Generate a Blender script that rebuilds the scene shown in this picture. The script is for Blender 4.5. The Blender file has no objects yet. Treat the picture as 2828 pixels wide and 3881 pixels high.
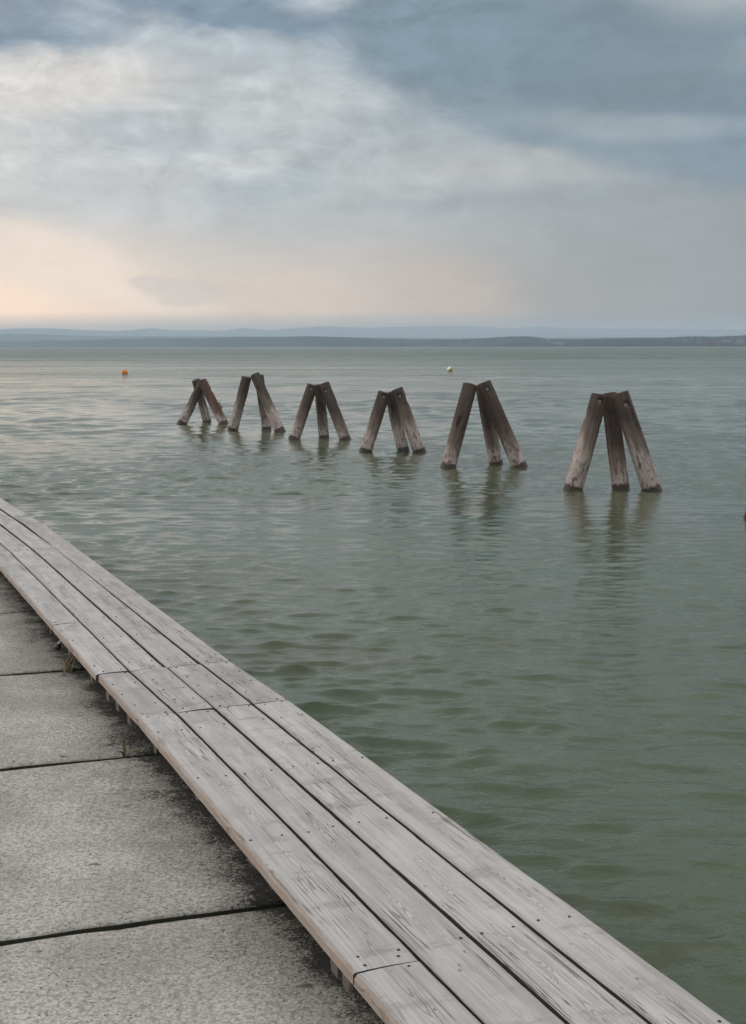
import bpy, bmesh, math, random
import numpy as np
from mathutils import Vector, Matrix, noise as mnoise
R = math.radians
scene = bpy.context.scene
COL = scene.collection

# ------------------------------------------------------------------ camera
CAM_Z = 2.30
cd = bpy.data.cameras.new('camera'); cam = bpy.data.objects.new('camera', cd); COL.objects.link(cam)
cd.sensor_fit = 'VERTICAL'; cd.sensor_height = 24.0; cd.lens = 24.0 * 5000 / 3881
cd.clip_start = 0.05; cd.clip_end = 60000
pitch, roll = R(7.198), 0.0030
F = Vector((0, math.cos(pitch), -math.sin(pitch))); U0 = Vector((0, math.sin(pitch), math.cos(pitch))); R0 = Vector((1, 0, 0))
RR = R0 * math.cos(roll) - U0 * math.sin(roll); UU = U0 * math.cos(roll) + R0 * math.sin(roll)
M = Matrix((RR, UU, -F)).transposed().to_4x4(); M.translation = Vector((0, 0, CAM_Z))
cam.matrix_world = M
scene.camera = cam

# ------------------------------------------------------------------ node helper
def S(r, g, b):
    f = lambda c: (c / 255 / 12.92) if c / 255 <= 0.04045 else ((c / 255 + 0.055) / 1.055) ** 2.4
    return (f(r), f(g), f(b), 1.0)

class G:
    def __init__(self, tree): self.t = tree; tree.nodes.clear()
    def new(self, ty, **kw):
        n = self.t.nodes.new(ty)
        for k, v in kw.items(): setattr(n, k, v)
        return n
    def put(self, sock, v):
        if v is None: return
        if isinstance(v, bpy.types.NodeSocket): self.t.links.new(v, sock)
        elif isinstance(v, (int, float)) and sock.type in ('RGBA',): sock.default_value = (v, v, v, 1)
        elif isinstance(v, (int, float)) and sock.type == 'VECTOR': sock.default_value = (v, v, v)
        else: sock.default_value = v
    def m(self, op, a, b=None, c=None, clamp=False):
        n = self.new('ShaderNodeMath', operation=op, use_clamp=clamp)
        for i, v in enumerate((a, b, c)): self.put(n.inputs[i], v)
        return n.outputs[0]
    def vm(self, op, a, b=None, scale=None):
        n = self.new('ShaderNodeVectorMath', operation=op)
        self.put(n.inputs[0], a); self.put(n.inputs[1], b)
        if scale is not None: self.put(n.inputs['Scale'], scale)
        return n.outputs['Value'] if op in ('LENGTH', 'DOT_PRODUCT', 'DISTANCE') else n.outputs[0]
    def xyz(self, v):
        n = self.new('ShaderNodeSeparateXYZ'); self.put(n.inputs[0], v); return n.outputs[0], n.outputs[1], n.outputs[2]
    def vec(self, x, y, z):
        n = self.new('ShaderNodeCombineXYZ'); self.put(n.inputs[0], x); self.put(n.inputs[1], y); self.put(n.inputs[2], z); return n.outputs[0]
    def noise(self, vec, scale, detail=4, rough=0.55, dist=0.0, color=False):
        n = self.new('ShaderNodeTexNoise'); self.put(n.inputs['Vector'], vec); self.put(n.inputs['Scale'], scale)
        n.inputs['Detail'].default_value = detail; n.inputs['Roughness'].default_value = rough; n.inputs['Distortion'].default_value = dist
        return n.outputs['Color'] if color else n.outputs['Fac']
    def vor(self, vec, scale, feature='F1', out='Distance', rnd=1.0):
        n = self.new('ShaderNodeTexVoronoi', feature=feature); self.put(n.inputs['Vector'], vec); self.put(n.inputs['Scale'], scale)
        n.inputs['Randomness'].default_value = rnd
        return n.outputs[out]
    def mr(self, v, a, b, c=0.0, d=1.0, smooth=True):
        n = self.new('ShaderNodeMapRange', interpolation_type='SMOOTHSTEP' if smooth else 'LINEAR', clamp=True)
        for i, x in enumerate((v, a, b, c, d)): self.put(n.inputs[i], x)
        return n.outputs[0]
    def mix(self, f, a, b, mode='MIX'):
        n = self.new('ShaderNodeMix', data_type='RGBA', blend_type=mode)
        self.put(n.inputs[0], f); self.put(n.inputs[6], a); self.put(n.inputs[7], b); return n.outputs[2]
    def ramp(self, v, stops):
        n = self.new('ShaderNodeValToRGB'); e = n.color_ramp.elements
        while len(e) < len(stops): e.new(0.5)
        for el, (p, c) in zip(e, stops): el.position = p; el.color = c
        self.put(n.inputs[0], v); return n.outputs[0]
    def bump(self, h, strength=0.5, dist=0.01, normal=None, fw=0.1):
        n = self.new('ShaderNodeBump'); n.inputs['Strength'].default_value = strength; n.inputs['Distance'].default_value = dist; n.inputs['Filter Width'].default_value = fw
        self.put(n.inputs['Height'], h); self.put(n.inputs['Normal'], normal); return n.outputs[0]
    def geo(self): return self.new('ShaderNodeNewGeometry').outputs['Position']
    def obj(self): return self.new('ShaderNodeTexCoord').outputs['Object']
    def rnd(self): return self.new('ShaderNodeObjectInfo').outputs['Random']
    def pbr(self, color, rough=0.8, normal=None, spec=0.4, ior=None, metal=0.0):
        p = self.new('ShaderNodeBsdfPrincipled'); o = self.new('ShaderNodeOutputMaterial')
        self.put(p.inputs['Base Color'], color); self.put(p.inputs['Roughness'], rough); self.put(p.inputs['Normal'], normal)
        self.put(p.inputs['Specular IOR Level'], spec); self.put(p.inputs['Metallic'], metal)
        if ior: p.inputs['IOR'].default_value = ior
        self.t.links.new(p.outputs[0], o.inputs['Surface']); return p

def mat(name):
    m = bpy.data.materials.new(name); m.use_nodes = True
    return m, G(m.node_tree)

# ------------------------------------------------------------------ world: heavy evening cloud over a Nishita sky
SUN_AZ, SUN_EL = R(-78), R(32)          # azimuth clockwise from +Y
world = bpy.data.worlds.new('World'); scene.world = world; world.use_nodes = True
g = G(world.node_tree)
BG = 0.10
HAZE_D, HAZE_TOP, HAZE_AIR = 2.5e-4, 165.0, (0.345, 0.405, 0.45)
dirv = g.new('ShaderNodeTexCoord').outputs['Generated']
sky = g.new('ShaderNodeTexSky', sky_type='NISHITA', sun_disc=False)
sky.sun_elevation = SUN_EL; sky.sun_rotation = SUN_AZ; sky.dust_density = 2.0
dx, dy, dz = g.xyz(dirv)
u = g.m('MULTIPLY', g.m('ARCTAN2', dx, dy), 57.2958)
v = g.m('MULTIPLY', g.m('ARCSINE', dz), 57.2958)
st = g.vm('MULTIPLY', dirv, (1.0, 1.0, 2.1))
n1 = g.noise(st, 9.0, 3, 0.55, color=True)
n2 = g.noise(g.vm('ADD', st, (3.1, 7.7, 1.3)), 24.0, 5, 0.66, color=True)
w1 = g.vm('MULTIPLY', g.vm('SUBTRACT', n1, (0.5, 0.5, 0.5)), (4.2, 2.0, 0))
w2 = g.vm('MULTIPLY', g.vm('SUBTRACT', n2, (0.5, 0.5, 0.5)), (2.8, 1.5, 0))
P0 = g.vec(u, v, 0.0)
PS = g.vm('ADD', P0, g.vm('ADD', g.vm('SCALE', w1, scale=0.7), g.vm('SCALE', w2, scale=0.4)))   # softly warped
PW = g.vm('ADD', P0, g.vm('ADD', w1, w2))                                                        # strongly warped
us, vs, _ = g.xyz(PS)
# broad colour of the cloud deck by bearing, at three heights
def bearing(stops):
    lo, hi = -60.0, 60.0
    return g.ramp(g.mr(us, lo, hi, smooth=False), [((p - lo) / (hi - lo), S(*c)) for p, c in stops])
low = bearing([(-60, (205, 200, 195)), (-24, (250, 224, 203)), (-15, (250, 223, 203)), (-8, (218, 205, 194)), (-2, (200, 191, 185)), (4, (187, 181, 177)), (8, (170, 169, 170)), (17, (150, 157, 163)), (60, (158, 166, 172))])
mid = bearing([(-60, (190, 196, 200)), (-18, (206, 205, 203)), (-10, (194, 197, 199)), (-3, (184, 188, 190)), (4, (180, 185, 187)), (9, (163, 170, 174)), (17, (150, 157, 160)), (60, (160, 168, 175))])
top = bearing([(-60, (184, 192, 200)), (-16, (202, 203, 203)), (-9, (190, 195, 198)), (-3, (176, 185, 190)), (3, (150, 166, 176)), (9, (138, 154, 166)), (17, (140, 156, 165)), (60, (165, 176, 184))])
base = g.mix(g.mr(vs, 2.0, 6.0), low, mid)
base = g.mix(g.mr(vs, 6.5, 11.5), base, top)
# cloud masses: (bearing, elevation, half width, half height, tilt deg, softness, warp, colour, opacity)
def blob(c, cu, cv, hu, hv, tilt, soft, warp, colr, op):
    p = g.vm('SUBTRACT', PW if warp else PS, (cu, cv, 0.0))
    if tilt:
        n = g.new('ShaderNodeVectorRotate', rotation_type='Z_AXIS'); g.put(n.inputs['Vector'], p); n.inputs['Angle'].default_value = R(-tilt); p = n.outputs[0]
    d = g.vm('LENGTH', g.vm('MULTIPLY', p, (1.0 / hu, 1.0 / hv, 0.0)))
    f = g.mr(d, 1.0 + soft, 1.0 - soft, 0.0, op)
    return g.mix(f, c, S(*colr))
sk = base
for b in [
    (9.5, 11.6, 11.5, 3.4, -7, .20, 1, (124, 140, 151), .92),
    (13.0, 8.3, 7.0, 1.5, -5, .35, 1, (128, 144, 156), .8),
    (3.5, 12.6, 6.0, 2.0, -8, .5, 0, (128, 148, 163), .7),
    (15.5, 8.0, 5.0, 1.7, -4, .5, 0, (126, 145, 162), .8),
    (9.0, 8.6, 5.5, 0.9, -12, .6, 1, (140, 156, 166), .7),
    (-6.5, 12.6, 5.0, 1.3, -4, .5, 1, (180, 188, 193), .8),
    (-14.4, 13.3, 6.4, 2.5, 14, .18, 1, (138, 154, 168), .92),
    (-14.6, 12.1, 2.6, .5, 6, .5, 1, (130, 148, 164), .8),
    (-6.0, 14.4, 5.0, 1.7, -8, .30, 1, (128, 147, 165), .95),
    (-11.2, 13.4, 1.6, 0.8, -35, .7, 1, (172, 184, 193), .6),
    (-2.1, 14.8, 2.0, 1.0, 10, .5, 0, (200, 207, 210), .75),
    (-13.2, 10.5, 4.6, 1.2, 4, .55, 1, (220, 216, 211), .85),
    (-4.5, 10.0, 5.0, 1.3, 0, .5, 1, (198, 201, 201), .6),
    (-9.5, 8.4, 3.2, .8, -8, .6, 1, (188, 194, 198), .6),
    (11.3, 8.95, 4.0, .55, -2, .6, 0, (164, 173, 176), .6),
    (14.2, 14.2, 3.4, 1.1, -6, .6, 0, (170, 179, 181), .8),
    (16.3, 11.7, 1.8, .7, 8, .6, 0, (160, 171, 176), .45),
    (5.3, 7.4, 4.2, .75, -3, .6, 0, (182, 184, 184), .75),
    (7.5, 6.1, 6.0, .45, 2, .7, 0, (152, 162, 170), .55),
    (-4.6, 6.75, 2.3, .55, 2, .6, 1, (166, 178, 186), .55),
    (-4.4, 7.45, 1.5, .38, 14, .6, 1, (204, 206, 205), .45),
    (-7.0, 7.6, 1.9, .35, -14, .6, 1, (204, 206, 206), .6),
    (-14.5, 3.6, 6.2, 1.25, -14, .45, 0, (233, 219, 205), .9),
    (-8.2, 2.55, 1.7, .55, -3, .25, 1, (198, 193, 191), .55),
    (-3.2, 1.9, 3.0, 1.0, 0, .5, 0, (210, 196, 186), .6),
    (3.3, 2.3, 2.4, 1.1, -8, .75, 0, (200, 186, 176), .7),
    (11.0, 3.0, 6.5, 3.4, 0, .85, 0, (156, 160, 162), .55),
]:
    sk = blob(sk, *b)
# cloud texture: billows high up, streaks low down
tex = g.noise(g.vm('ADD', st, (9.0, 2.0, 5.0)), 14.0, 6, 0.64, 0.5)
tex2 = g.noise(g.vm('MULTIPLY', dirv, (1, 1, 5.0)), 30.0, 4, 0.55)
tv = g.m('ADD', g.m('MULTIPLY', g.m('SUBTRACT', tex, 0.5), g.mr(v, 1.0, 8.0, 0.10, 0.42)), g.m('MULTIPLY', g.m('SUBTRACT', tex2, 0.5), 0.10))
bil = g.mr(g.noise(g.vm('ADD', st, (4.0, 8.0, 1.0)), 15.0, 5, 0.62, 1.2), 0.46, 0.56)
texo = g.noise(g.vm('ADD', g.vm('ADD', st, (9.0, 2.0, 5.0)), (-0.012, 0.0, 0.016)), 14.0, 6, 0.64, 0.5)
tv = g.m('ADD', tv, g.m('MULTIPLY', g.m('SUBTRACT', tex, texo), g.m('MULTIPLY', g.mr(v, 4.0, 7.5, 0.0, 0.48), g.mr(u, 0.0, 9.0, 1.0, .30))))
tv = g.m('ADD', tv, g.m('MULTIPLY', g.m('SUBTRACT', bil, .5), g.m('MULTIPLY', g.mr(v, 4.5, 8.0, 0.0, 0.095), g.mr(u, 0.0, 8.0, 1.0, .25))))
sk = g.vm('SCALE', sk, scale=g.m('ADD', tv, 1.03))
# overcast deck above and behind: broken grey cloud, brighter towards the zenith
dcl = g.mr(g.noise(g.vm('ADD', st, (1.0, 5.0, 2.0)), 3.2, 4, 0.6, 0.3), 0.35, 0.65)
deck_c = g.mix(dcl, S(158, 173, 186), S(222, 223, 222))
deck_c = g.vm('SCALE', deck_c, scale=g.mr(v, 10.0, 80.0, 1.28, 1.75, smooth=False))  # unseen cloud made brighter than the sky in view to lift the water
far = g.m('MAXIMUM', g.mr(vs, 15.5, 24.0), g.mr(g.m('ABSOLUTE', us), 22.0, 55.0))
sk = g.mix(far, sk, deck_c)
# the cloud's own light before the haze dims it (haze optical depth falls with the sine of the elevation)
tr = g.m('MAXIMUM', g.m('EXPONENT', g.m('DIVIDE', -HAZE_D * HAZE_TOP, g.m('MAXIMUM', dz, 0.008))), 0.20)
air = g.vm('SCALE', HAZE_AIR, scale=g.m('SUBTRACT', 1.0, tr))
sk = g.vm('MAXIMUM', g.vm('DIVIDE', g.vm('SUBTRACT', sk, air), g.vec(tr, tr, tr)), (0.04, 0.04, 0.04))
sk = g.vm('SCALE', sk, scale=1.0 / BG)
out = g.mix(0.95, sky.outputs[0], sk)
bg = g.new('ShaderNodeBackground'); g.put(bg.inputs['Color'], out); bg.inputs['Strength'].default_value = BG
wo = g.new('ShaderNodeOutputWorld'); g.t.links.new(bg.outputs[0], wo.inputs['Surface'])

world.cycles.sampling_method = 'MANUAL'; world.cycles.sample_map_resolution = 512
cy = scene.cycles; cy.max_bounces = 5; cy.diffuse_bounces = 2; cy.glossy_bounces = 3; cy.transmission_bounces = 0; cy.volume_bounces = 0; cy.caustics_reflective = False; cy.use_adaptive_sampling = True; cy.adaptive_threshold = 0.02
sd = bpy.data.lights.new('sun', 'SUN'); sd.energy = 0.9; sd.angle = R(25); sd.color = (1.0, 0.91, 0.80)
sun = bpy.data.objects.new('sun', sd); COL.objects.link(sun)
sv = Vector((math.sin(SUN_AZ) * math.cos(SUN_EL), math.cos(SUN_AZ) * math.cos(SUN_EL), math.sin(SUN_EL)))
sun.rotation_euler = (-sv).to_track_quat('-Z', 'Y').to_euler(); sun.location = (0, 0, 30)

vs_ = scene.view_settings
vs_.view_transform = 'Standard'; vs_.look = 'None'; vs_.exposure = 0.0; vs_.gamma = 1.0; vs_.use_curve_mapping = False

# ------------------------------------------------------------------ object helpers
def link(name, me, m=None, parent=None, **props):
    o = bpy.data.objects.new(name, me); COL.objects.link(o)
    if m is not None and me is not None and not me.materials:
        for x in (m if isinstance(m, (list, tuple)) else [m]): me.materials.append(x)
    if parent: o.parent = parent
    for k, val in props.items(): o[k] = val
    return o
def mesh(name, verts, faces, smooth=False):
    me = bpy.data.meshes.new(name); me.from_pydata([tuple(p) for p in verts], [], faces); me.update()
    if smooth: me.polygons.foreach_set('use_smooth', [True] * len(me.polygons))
    return me
def box_me(name, sx, sy, sz, bev=0.004):
    bm = bmesh.new(); bmesh.ops.create_cube(bm, size=1.0); bmesh.ops.scale(bm, vec=(sx, sy, sz), verts=bm.verts)
    if bev: bmesh.ops.bevel(bm, geom=bm.edges[:], offset=bev, segments=1, affect='EDGES')
    me = bpy.data.meshes.new(name); bm.to_mesh(me); bm.free(); return me
def lathe_me(name, prof, seg=24, cap=True):
    V, Fc = [], []
    for r, z in prof:
        for k in range(seg):
            a = 2 * math.pi * k / seg; V.append((r * math.cos(a), r * math.sin(a), z))
    for i in range(len(prof) - 1):
        for k in range(seg):
            Fc.append((i * seg + k, i * seg + (k + 1) % seg, (i + 1) * seg + (k + 1) % seg, (i + 1) * seg + k))
    if cap: Fc.append(tuple(reversed(range(seg)))); Fc.append(tuple((len(prof) - 1) * seg + k for k in range(seg)))
    return mesh(name, V, Fc, True)
def tube_me(name, pts, rad, seg=8):
    V, Fc = [], []; n = len(pts)
    for i, p in enumerate(pts):
        p = Vector(p); t = (Vector(pts[min(i + 1, n - 1)]) - Vector(pts[max(i - 1, 0)])).normalized()
        a = t.cross(Vector((0, 0, 1)) if abs(t.z) < .9 else Vector((1, 0, 0))).normalized(); b = t.cross(a)
        r = rad[i] if isinstance(rad, (list, tuple)) else rad
        for k in range(seg):
            an = 2 * math.pi * k / seg; V.append(p + a * r * math.cos(an) + b * r * math.sin(an))
    for i in range(n - 1):
        for k in range(seg): Fc.append((i * seg + k, i * seg + (k + 1) % seg, (i + 1) * seg + (k + 1) % seg, (i + 1) * seg + k))
    Fc.append(tuple(reversed(range(seg)))); Fc.append(tuple((n - 1) * seg + k for k in range(seg)))
    return mesh(name, V, Fc, True)
def nz(x, y=0.0, z=0.0): return mnoise.noise(Vector((x, y, z)))

# boardwalk frame: origin on the lake-side edge, X along the walk (away), Y towards the land
O2 = Vector((-0.38917, 5.86768)); D2 = Vector((-0.39215, 0.91990)); ANG = math.atan2(D2.y, D2.x)
def walk_frame(name, me=None, m=None, **p):
    o = link(name, me, m, **p); o.location = (O2.x, O2.y, 0); o.rotation_euler = (0, 0, ANG); return o
DECK_Z, SLAB_Z = 0.70, 0.50

# ------------------------------------------------------------------ water
mw, g = mat('lake_water')
pos = g.geo(); px, py, pz = g.xyz(pos)
flat = g.vec(px, py, 0.0)
dist = g.vm('LENGTH', g.vm('MULTIPLY', pos, (1, 1, 0)))
st1 = g.vm('MULTIPLY', flat, (0.55, 1.0, 1.0))
rip = g.noise(st1, 8.0, 4, 0.65)
rip2 = g.noise(g.vm('ADD', st1, (5, 3, 1)), 2.4, 3, 0.6, 0.3)
rip3 = g.noise(g.vm('MULTIPLY', flat, (0.3, 1.0, 1.0)), 0.45, 3, 0.6)
h = g.m('ADD', g.m('MULTIPLY', rip, g.mr(dist, 6.5, 15.0, 0.024, 0.008)), g.m('MULTIPLY', g.m('MULTIPLY', rip2, 0.15), g.mr(dist, 35, 120, 0.06, 1.0)))
h = g.m('ADD', h, g.m('MULTIPLY', g.m('MULTIPLY', rip3, 2.0), g.mr(dist, 35, 160, 0.0, 1.0)))
paw = g.noise(g.vm('MULTIPLY', flat, (0.22, 1.0, 1.0)), 0.06, 4, 0.65)
gust = g.mr(paw, 0.35, 0.65, 0.45, 1.35)
h = g.m('MULTIPLY', h, gust)
nb = g.bump(h, 1.0, 1.0, fw=0.01)
pat = g.mr(g.noise(g.vm('MULTIPLY', flat, (0.5, 1, 1)), 0.22, 4, 0.6), 0.35, 0.65)
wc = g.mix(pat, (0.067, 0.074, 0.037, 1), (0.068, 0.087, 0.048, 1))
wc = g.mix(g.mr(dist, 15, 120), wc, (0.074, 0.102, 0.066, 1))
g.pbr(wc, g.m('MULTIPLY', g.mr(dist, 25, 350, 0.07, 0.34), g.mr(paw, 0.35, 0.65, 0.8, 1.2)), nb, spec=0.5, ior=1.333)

FEET = [(-5.72, 39.58), (-5.07, 40.41), (-4.38, 38.86), (-3.87, 36.47), (-2.95, 36.70), (-2.50, 35.59), (-1.95, 32.63), (-1.22, 33.06), (-.67, 32.36),
        (-.16, 28.68), (.67, 28.83), (1.02, 28.64), (1.42, 24.85), (2.40, 25.57), (2.79, 24.94), (3.20, 20.98), (3.98, 21.05), (4.44, 20.85), (5.085, 17.40)]
rng = np.random.default_rng(4)
ks = np.concatenate([np.arange(1000.0, 400.0, -1.3), np.arange(400.0, 150.0, -0.8), np.arange(150.0, 10.0, -0.36)]); dr = CAM_Z * 1319 / ks
dr = np.concatenate([dr, np.geomspace(dr[-1] * 1.05, 11000, 60)])
sp = np.gradient(dr)
az = np.concatenate([np.linspace(-100, -25, 40), np.arange(-24, 24.01, 0.078), np.linspace(25, 100, 40)])
D, A = np.meshgrid(dr, np.radians(az), indexing='ij'); SP = np.repeat(sp[:, None], len(az), 1)
SP = np.maximum(SP, 0)
outside = np.abs(np.degrees(A)) > 24.2
X = D * np.sin(A); Y = D * np.cos(A)
Z = np.zeros_like(X); DX = np.zeros_like(X); DY = np.zeros_like(X)
gust = 0.75 + 0.35 * np.sin(X * 0.31 + 1.3 * np.sin(Y * 0.11)) * np.sin(Y * 0.21 + 1.0) + 0.15 * np.sin(X * 0.9 + Y * 0.4)
gust *= 1.0 - 0.40 / (1 + np.exp(-(np.degrees(A) - 5.5) / 1.6)) * np.clip(1.4 - D / 40, 0, 1)
NW = 96
lam = np.exp(np.concatenate([rng.uniform(np.log(0.11), np.log(1.3), NW - 18), rng.uniform(np.log(1.3), np.log(5.0), 18)]))
ang = R(-8) + rng.normal(0, 0.55, NW); ph = rng.uniform(0, 6.283, NW)
amp = lam / (2 * math.pi) * (0.060 * np.exp(-(np.log(lam / 0.20) / np.where(lam > 0.2, 1.1, 0.6)) ** 2) + 0.006) * rng.uniform(0.6, 1.4, NW)
for l, a, p, am in zip(lam, ang, ph, amp):
    k = 2 * math.pi / l; cx, cy = math.sin(a), -math.cos(a)
    wgt = np.clip((l / SP - 2.0) / 2.0, 0, 1) * gust
    if l > 1.1: wgt = wgt * np.clip((D - 16) / 35, 0.12, 1) * 3.6
    if outside.any(): wgt = np.where(outside, 0.0, wgt)
    th = k * (cx * X + cy * Y) + p + 0.6 * np.sin(0.7 * X + 0.35 * Y + p)
    Z += am * wgt * np.sin(th); DX += 0.9 * am * wgt * cx * np.cos(th); DY += 0.9 * am * wgt * cy * np.cos(th)
for lx, ly in FEET:      # rings lapping round each pile
    rr_ = np.hypot(X - lx, Y - ly); mk = rr_ < 1.3
    Z[mk] += 0.010 * np.exp(-rr_[mk] / .42) * np.cos(2 * math.pi * rr_[mk] / .21 + lx * 7)
co = np.stack([X + DX, Y + DY, Z], -1).reshape(-1, 3).astype(np.float32)
nr, nc = X.shape
idx = np.arange(nr * nc).reshape(nr, nc)
quads = np.stack([idx[:-1, :-1], idx[:-1, 1:], idx[1:, 1:], idx[1:, :-1]], -1).reshape(-1, 4)[:, ::-1].astype(np.int32)
me = bpy.data.meshes.new('water'); me.vertices.add(len(co)); me.vertices.foreach_set('co', co.ravel())
me.loops.add(quads.size); me.loops.foreach_set('vertex_index', quads.ravel())
me.polygons.add(len(quads)); me.polygons.foreach_set('loop_start', np.arange(0, quads.size, 4, dtype=np.int32))
me.update(calc_edges=True); me.polygons.foreach_set('use_smooth', np.ones(len(quads), bool))
water = link('water', me, mw, kind='structure', label='choppy grey green lake water reaching to the far shore')

# ------------------------------------------------------------------ far shore
mh, g = mat('far_hill'); pos = g.geo()
f1 = g.noise(g.vm('MULTIPLY', pos, (1, 1, 4)), 0.006, 6, 0.65)
f2 = g.vor(g.vm('MULTIPLY', pos, (1, 1.0, 3)), 0.011, out='Color'); fx, fy, fz = g.xyz(f2)
hc = g.mix(g.mr(f1, 0.42, 0.62), (0.005, 0.027, 0.044, 1), (0.012, 0.037, 0.050, 1))
hc = g.mix(g.mr(fx, 0.74, 0.8, 0, .55), hc, (0.05, 0.072, 0.08, 1))
g.pbr(hc, 0.95, None, 0.1)
def hill_strip(name, dist0, depth, prof, rough, label, seed):
    """ridge: list of (bearing deg, height m); the land rises from the shore to a ridge and falls behind it"""
    random.seed(seed); bs = [p[0] for p in prof]; hs = [p[1] for p in prof]
    azs = np.arange(bs[0], bs[-1] + 0.001, 0.05); V, Fc = [], []; rows = [(-0.02, -4), (0.0, 0.4), (0.12, .25), (0.3, .5), (0.55, .78), (0.8, .95), (1.0, 1.0), (1.4, .7), (2.0, -.1)]
    for i, a in enumerate(azs):
        H = float(np.interp(a, bs, hs)); ar = R(a); dist = dist0(a) if callable(dist0) else dist0
        for j, (q, f) in enumerate(rows):
            n = nz(a * 0.55, q * 3 + seed) * 0.10 + nz(a * 2.7, q * 5, seed) * 0.04
            hgt = f if j < 2 else H * (f + (n * (0.4 if j == 6 else 1))) + (nz(a * 14, seed) + nz(a * 31, seed + 3)) * rough * (j >= 2)
            d = dist + depth * q + nz(a * .3, seed + 9) * depth * .2
            V.append((d * math.sin(ar), d * math.cos(ar), hgt))
    m = len(rows)
    for i in range(len(azs) - 1):
        for j in range(m - 1): Fc.append((i * m + j, (i + 1) * m + j, (i + 1) * m + j + 1, i * m + j + 1))
    return link(name, mesh(name, V, Fc, True), mh, kind='structure', label=label)
k6 = 5000 / 5000
def B(px): return math.degrees(math.atan((px - 1414) / 5000))
near = [(-30, 20), (B(0) - 4, 22), (B(300), 24), (B(470), 30), (B(600), 33), (B(770), 33), (B(940), 37), (B(1200), 38), (B(1290), 36), (B(1414), 30), (B(1630), 27), (B(1740), 27), (B(1830), 30), (B(1930), 37), (B(2010), 37), (B(2075), 28), (B(2270), 28), (B(2420), 31), (B(2500), 30), (B(2610), 36), (B(2700), 34), (B(2828), 40), (B(3100), 44), (30, 36)]
shore = lambda a: float(np.interp(a, [-30, -16, -6, 2, 14, 30], [3900, 3600, 2700, 2000, 1500, 1400]))
hill_strip('hills', shore, 300, [(b, h * (shore(b) + 300) / 5000) for b, h in near], 1.1, 'low wooded blue hills along the far shore', 3)
mids = [(-32, 40), (B(-300), 45), (B(0), 44), (B(170), 46), (B(325), 40), (B(470), 38), (B(600), 39), (B(940), 37), (B(1300), 33), (B(1700), 29), (B(2828), 30), (30, 30)]
hill_strip('hills', 4900, 600, [(b, h * 5500 / 5000) for b, h in mids], 1.0, 'paler wooded ridge behind the shore at the left', 8)
fars = [(-32, 55), (B(-200), 60), (B(0), 62), (B(86), 66), (B(257), 64), (B(342), 60), (B(470), 57), (B(590), 67), (B(685), 59), (B(856), 59), (B(925), 68), (B(1027), 57), (B(1113), 66), (B(1241), 71), (B(1414), 66), (B(1700), 74), (B(1825), 69), (B(1930), 62), (B(2040), 69), (B(2140), 63), (B(2360), 59), (B(2530), 58), (B(2700), 56), (B(2828), 54), (30, 50)]
hill_strip('hills', 9000, 1000, [(b, h * 10000 / 5000) for b, h in fars], 0.8, 'pale distant mountain ridge fading into the haze', 15)

# a scatter of houses too far off to count along the shore
mv, g = mat('far_house'); g.pbr(g.mix(g.mr(g.vor(g.geo(), 0.03, out='Color'), 0.3, 0.7), (0.14, 0.145, 0.15, 1), (0.08, 0.075, 0.075, 1)), 0.9)
random.seed(11); V, Fc = [], []
for c0, cnt, sprd in ((B(2680), 14, 1.6), (B(2060), 4, 1.4), (B(1640), 6, 1.4), (B(1180), 7, 1.5), (B(830), 3, .5)):
    for k in range(cnt):
        a = R(c0 + random.gauss(0, sprd * .5)); s0 = shore(math.degrees(a)); d = s0 + random.uniform(-4, 70); w, l, h = random.uniform(3, 5), random.uniform(4, 8), random.uniform(2, 3.2)
        zb = 1.0 + max(0, d - s0) / 300 * 8; cx, cy = d * math.sin(a), d * math.cos(a); b = len(V); ro = random.uniform(-.6, .6)
        for (x, y, z) in ((-1, -1, 0), (1, -1, 0), (1, 1, 0), (-1, 1, 0), (-1, -1, 1), (1, -1, 1), (1, 1, 1), (-1, 1, 1), (-1, 0, 1.6), (1, 0, 1.6)):
            xx, yy = x * l / 2, y * w / 2
            V.append((cx + xx * math.cos(ro) - yy * math.sin(ro), cy + xx * math.sin(ro) + yy * math.cos(ro), zb - 2 + z * (h + 2) if z else zb - 3))
        Fc += [tuple(b + i for i in f) for f in ((0, 1, 5, 4), (1, 2, 6, 5), (2, 3, 7, 6), (3, 0, 4, 7), (4, 5, 9, 8), (6, 7, 8, 9), (5, 6, 9), (7, 4, 8))]
link('far_village', mesh('far_village', V, Fc), mv, kind='stuff', label='tiny pale houses scattered along the far shore', category='village')

# ------------------------------------------------------------------ haze: the lake air
hz, g = mat('haze_air'); pv = g.new('ShaderNodeVolumePrincipled'); oo = g.new('ShaderNodeOutputMaterial')
pv.inputs['Color'].default_value = (0.79, 0.92, 1.0, 1); pv.inputs['Density'].default_value = HAZE_D; pv.inputs['Anisotropy'].default_value = 0.0
g.t.links.new(pv.outputs[0], oo.inputs['Volume'])
hb = box_me('haze', 16000, 12000, 170, 0)
haze = link('haze', hb, hz, kind='stuff', label='thin blue grey haze over the lake'); haze.location = (0, 12000 / 2 - 300, 83)

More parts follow.
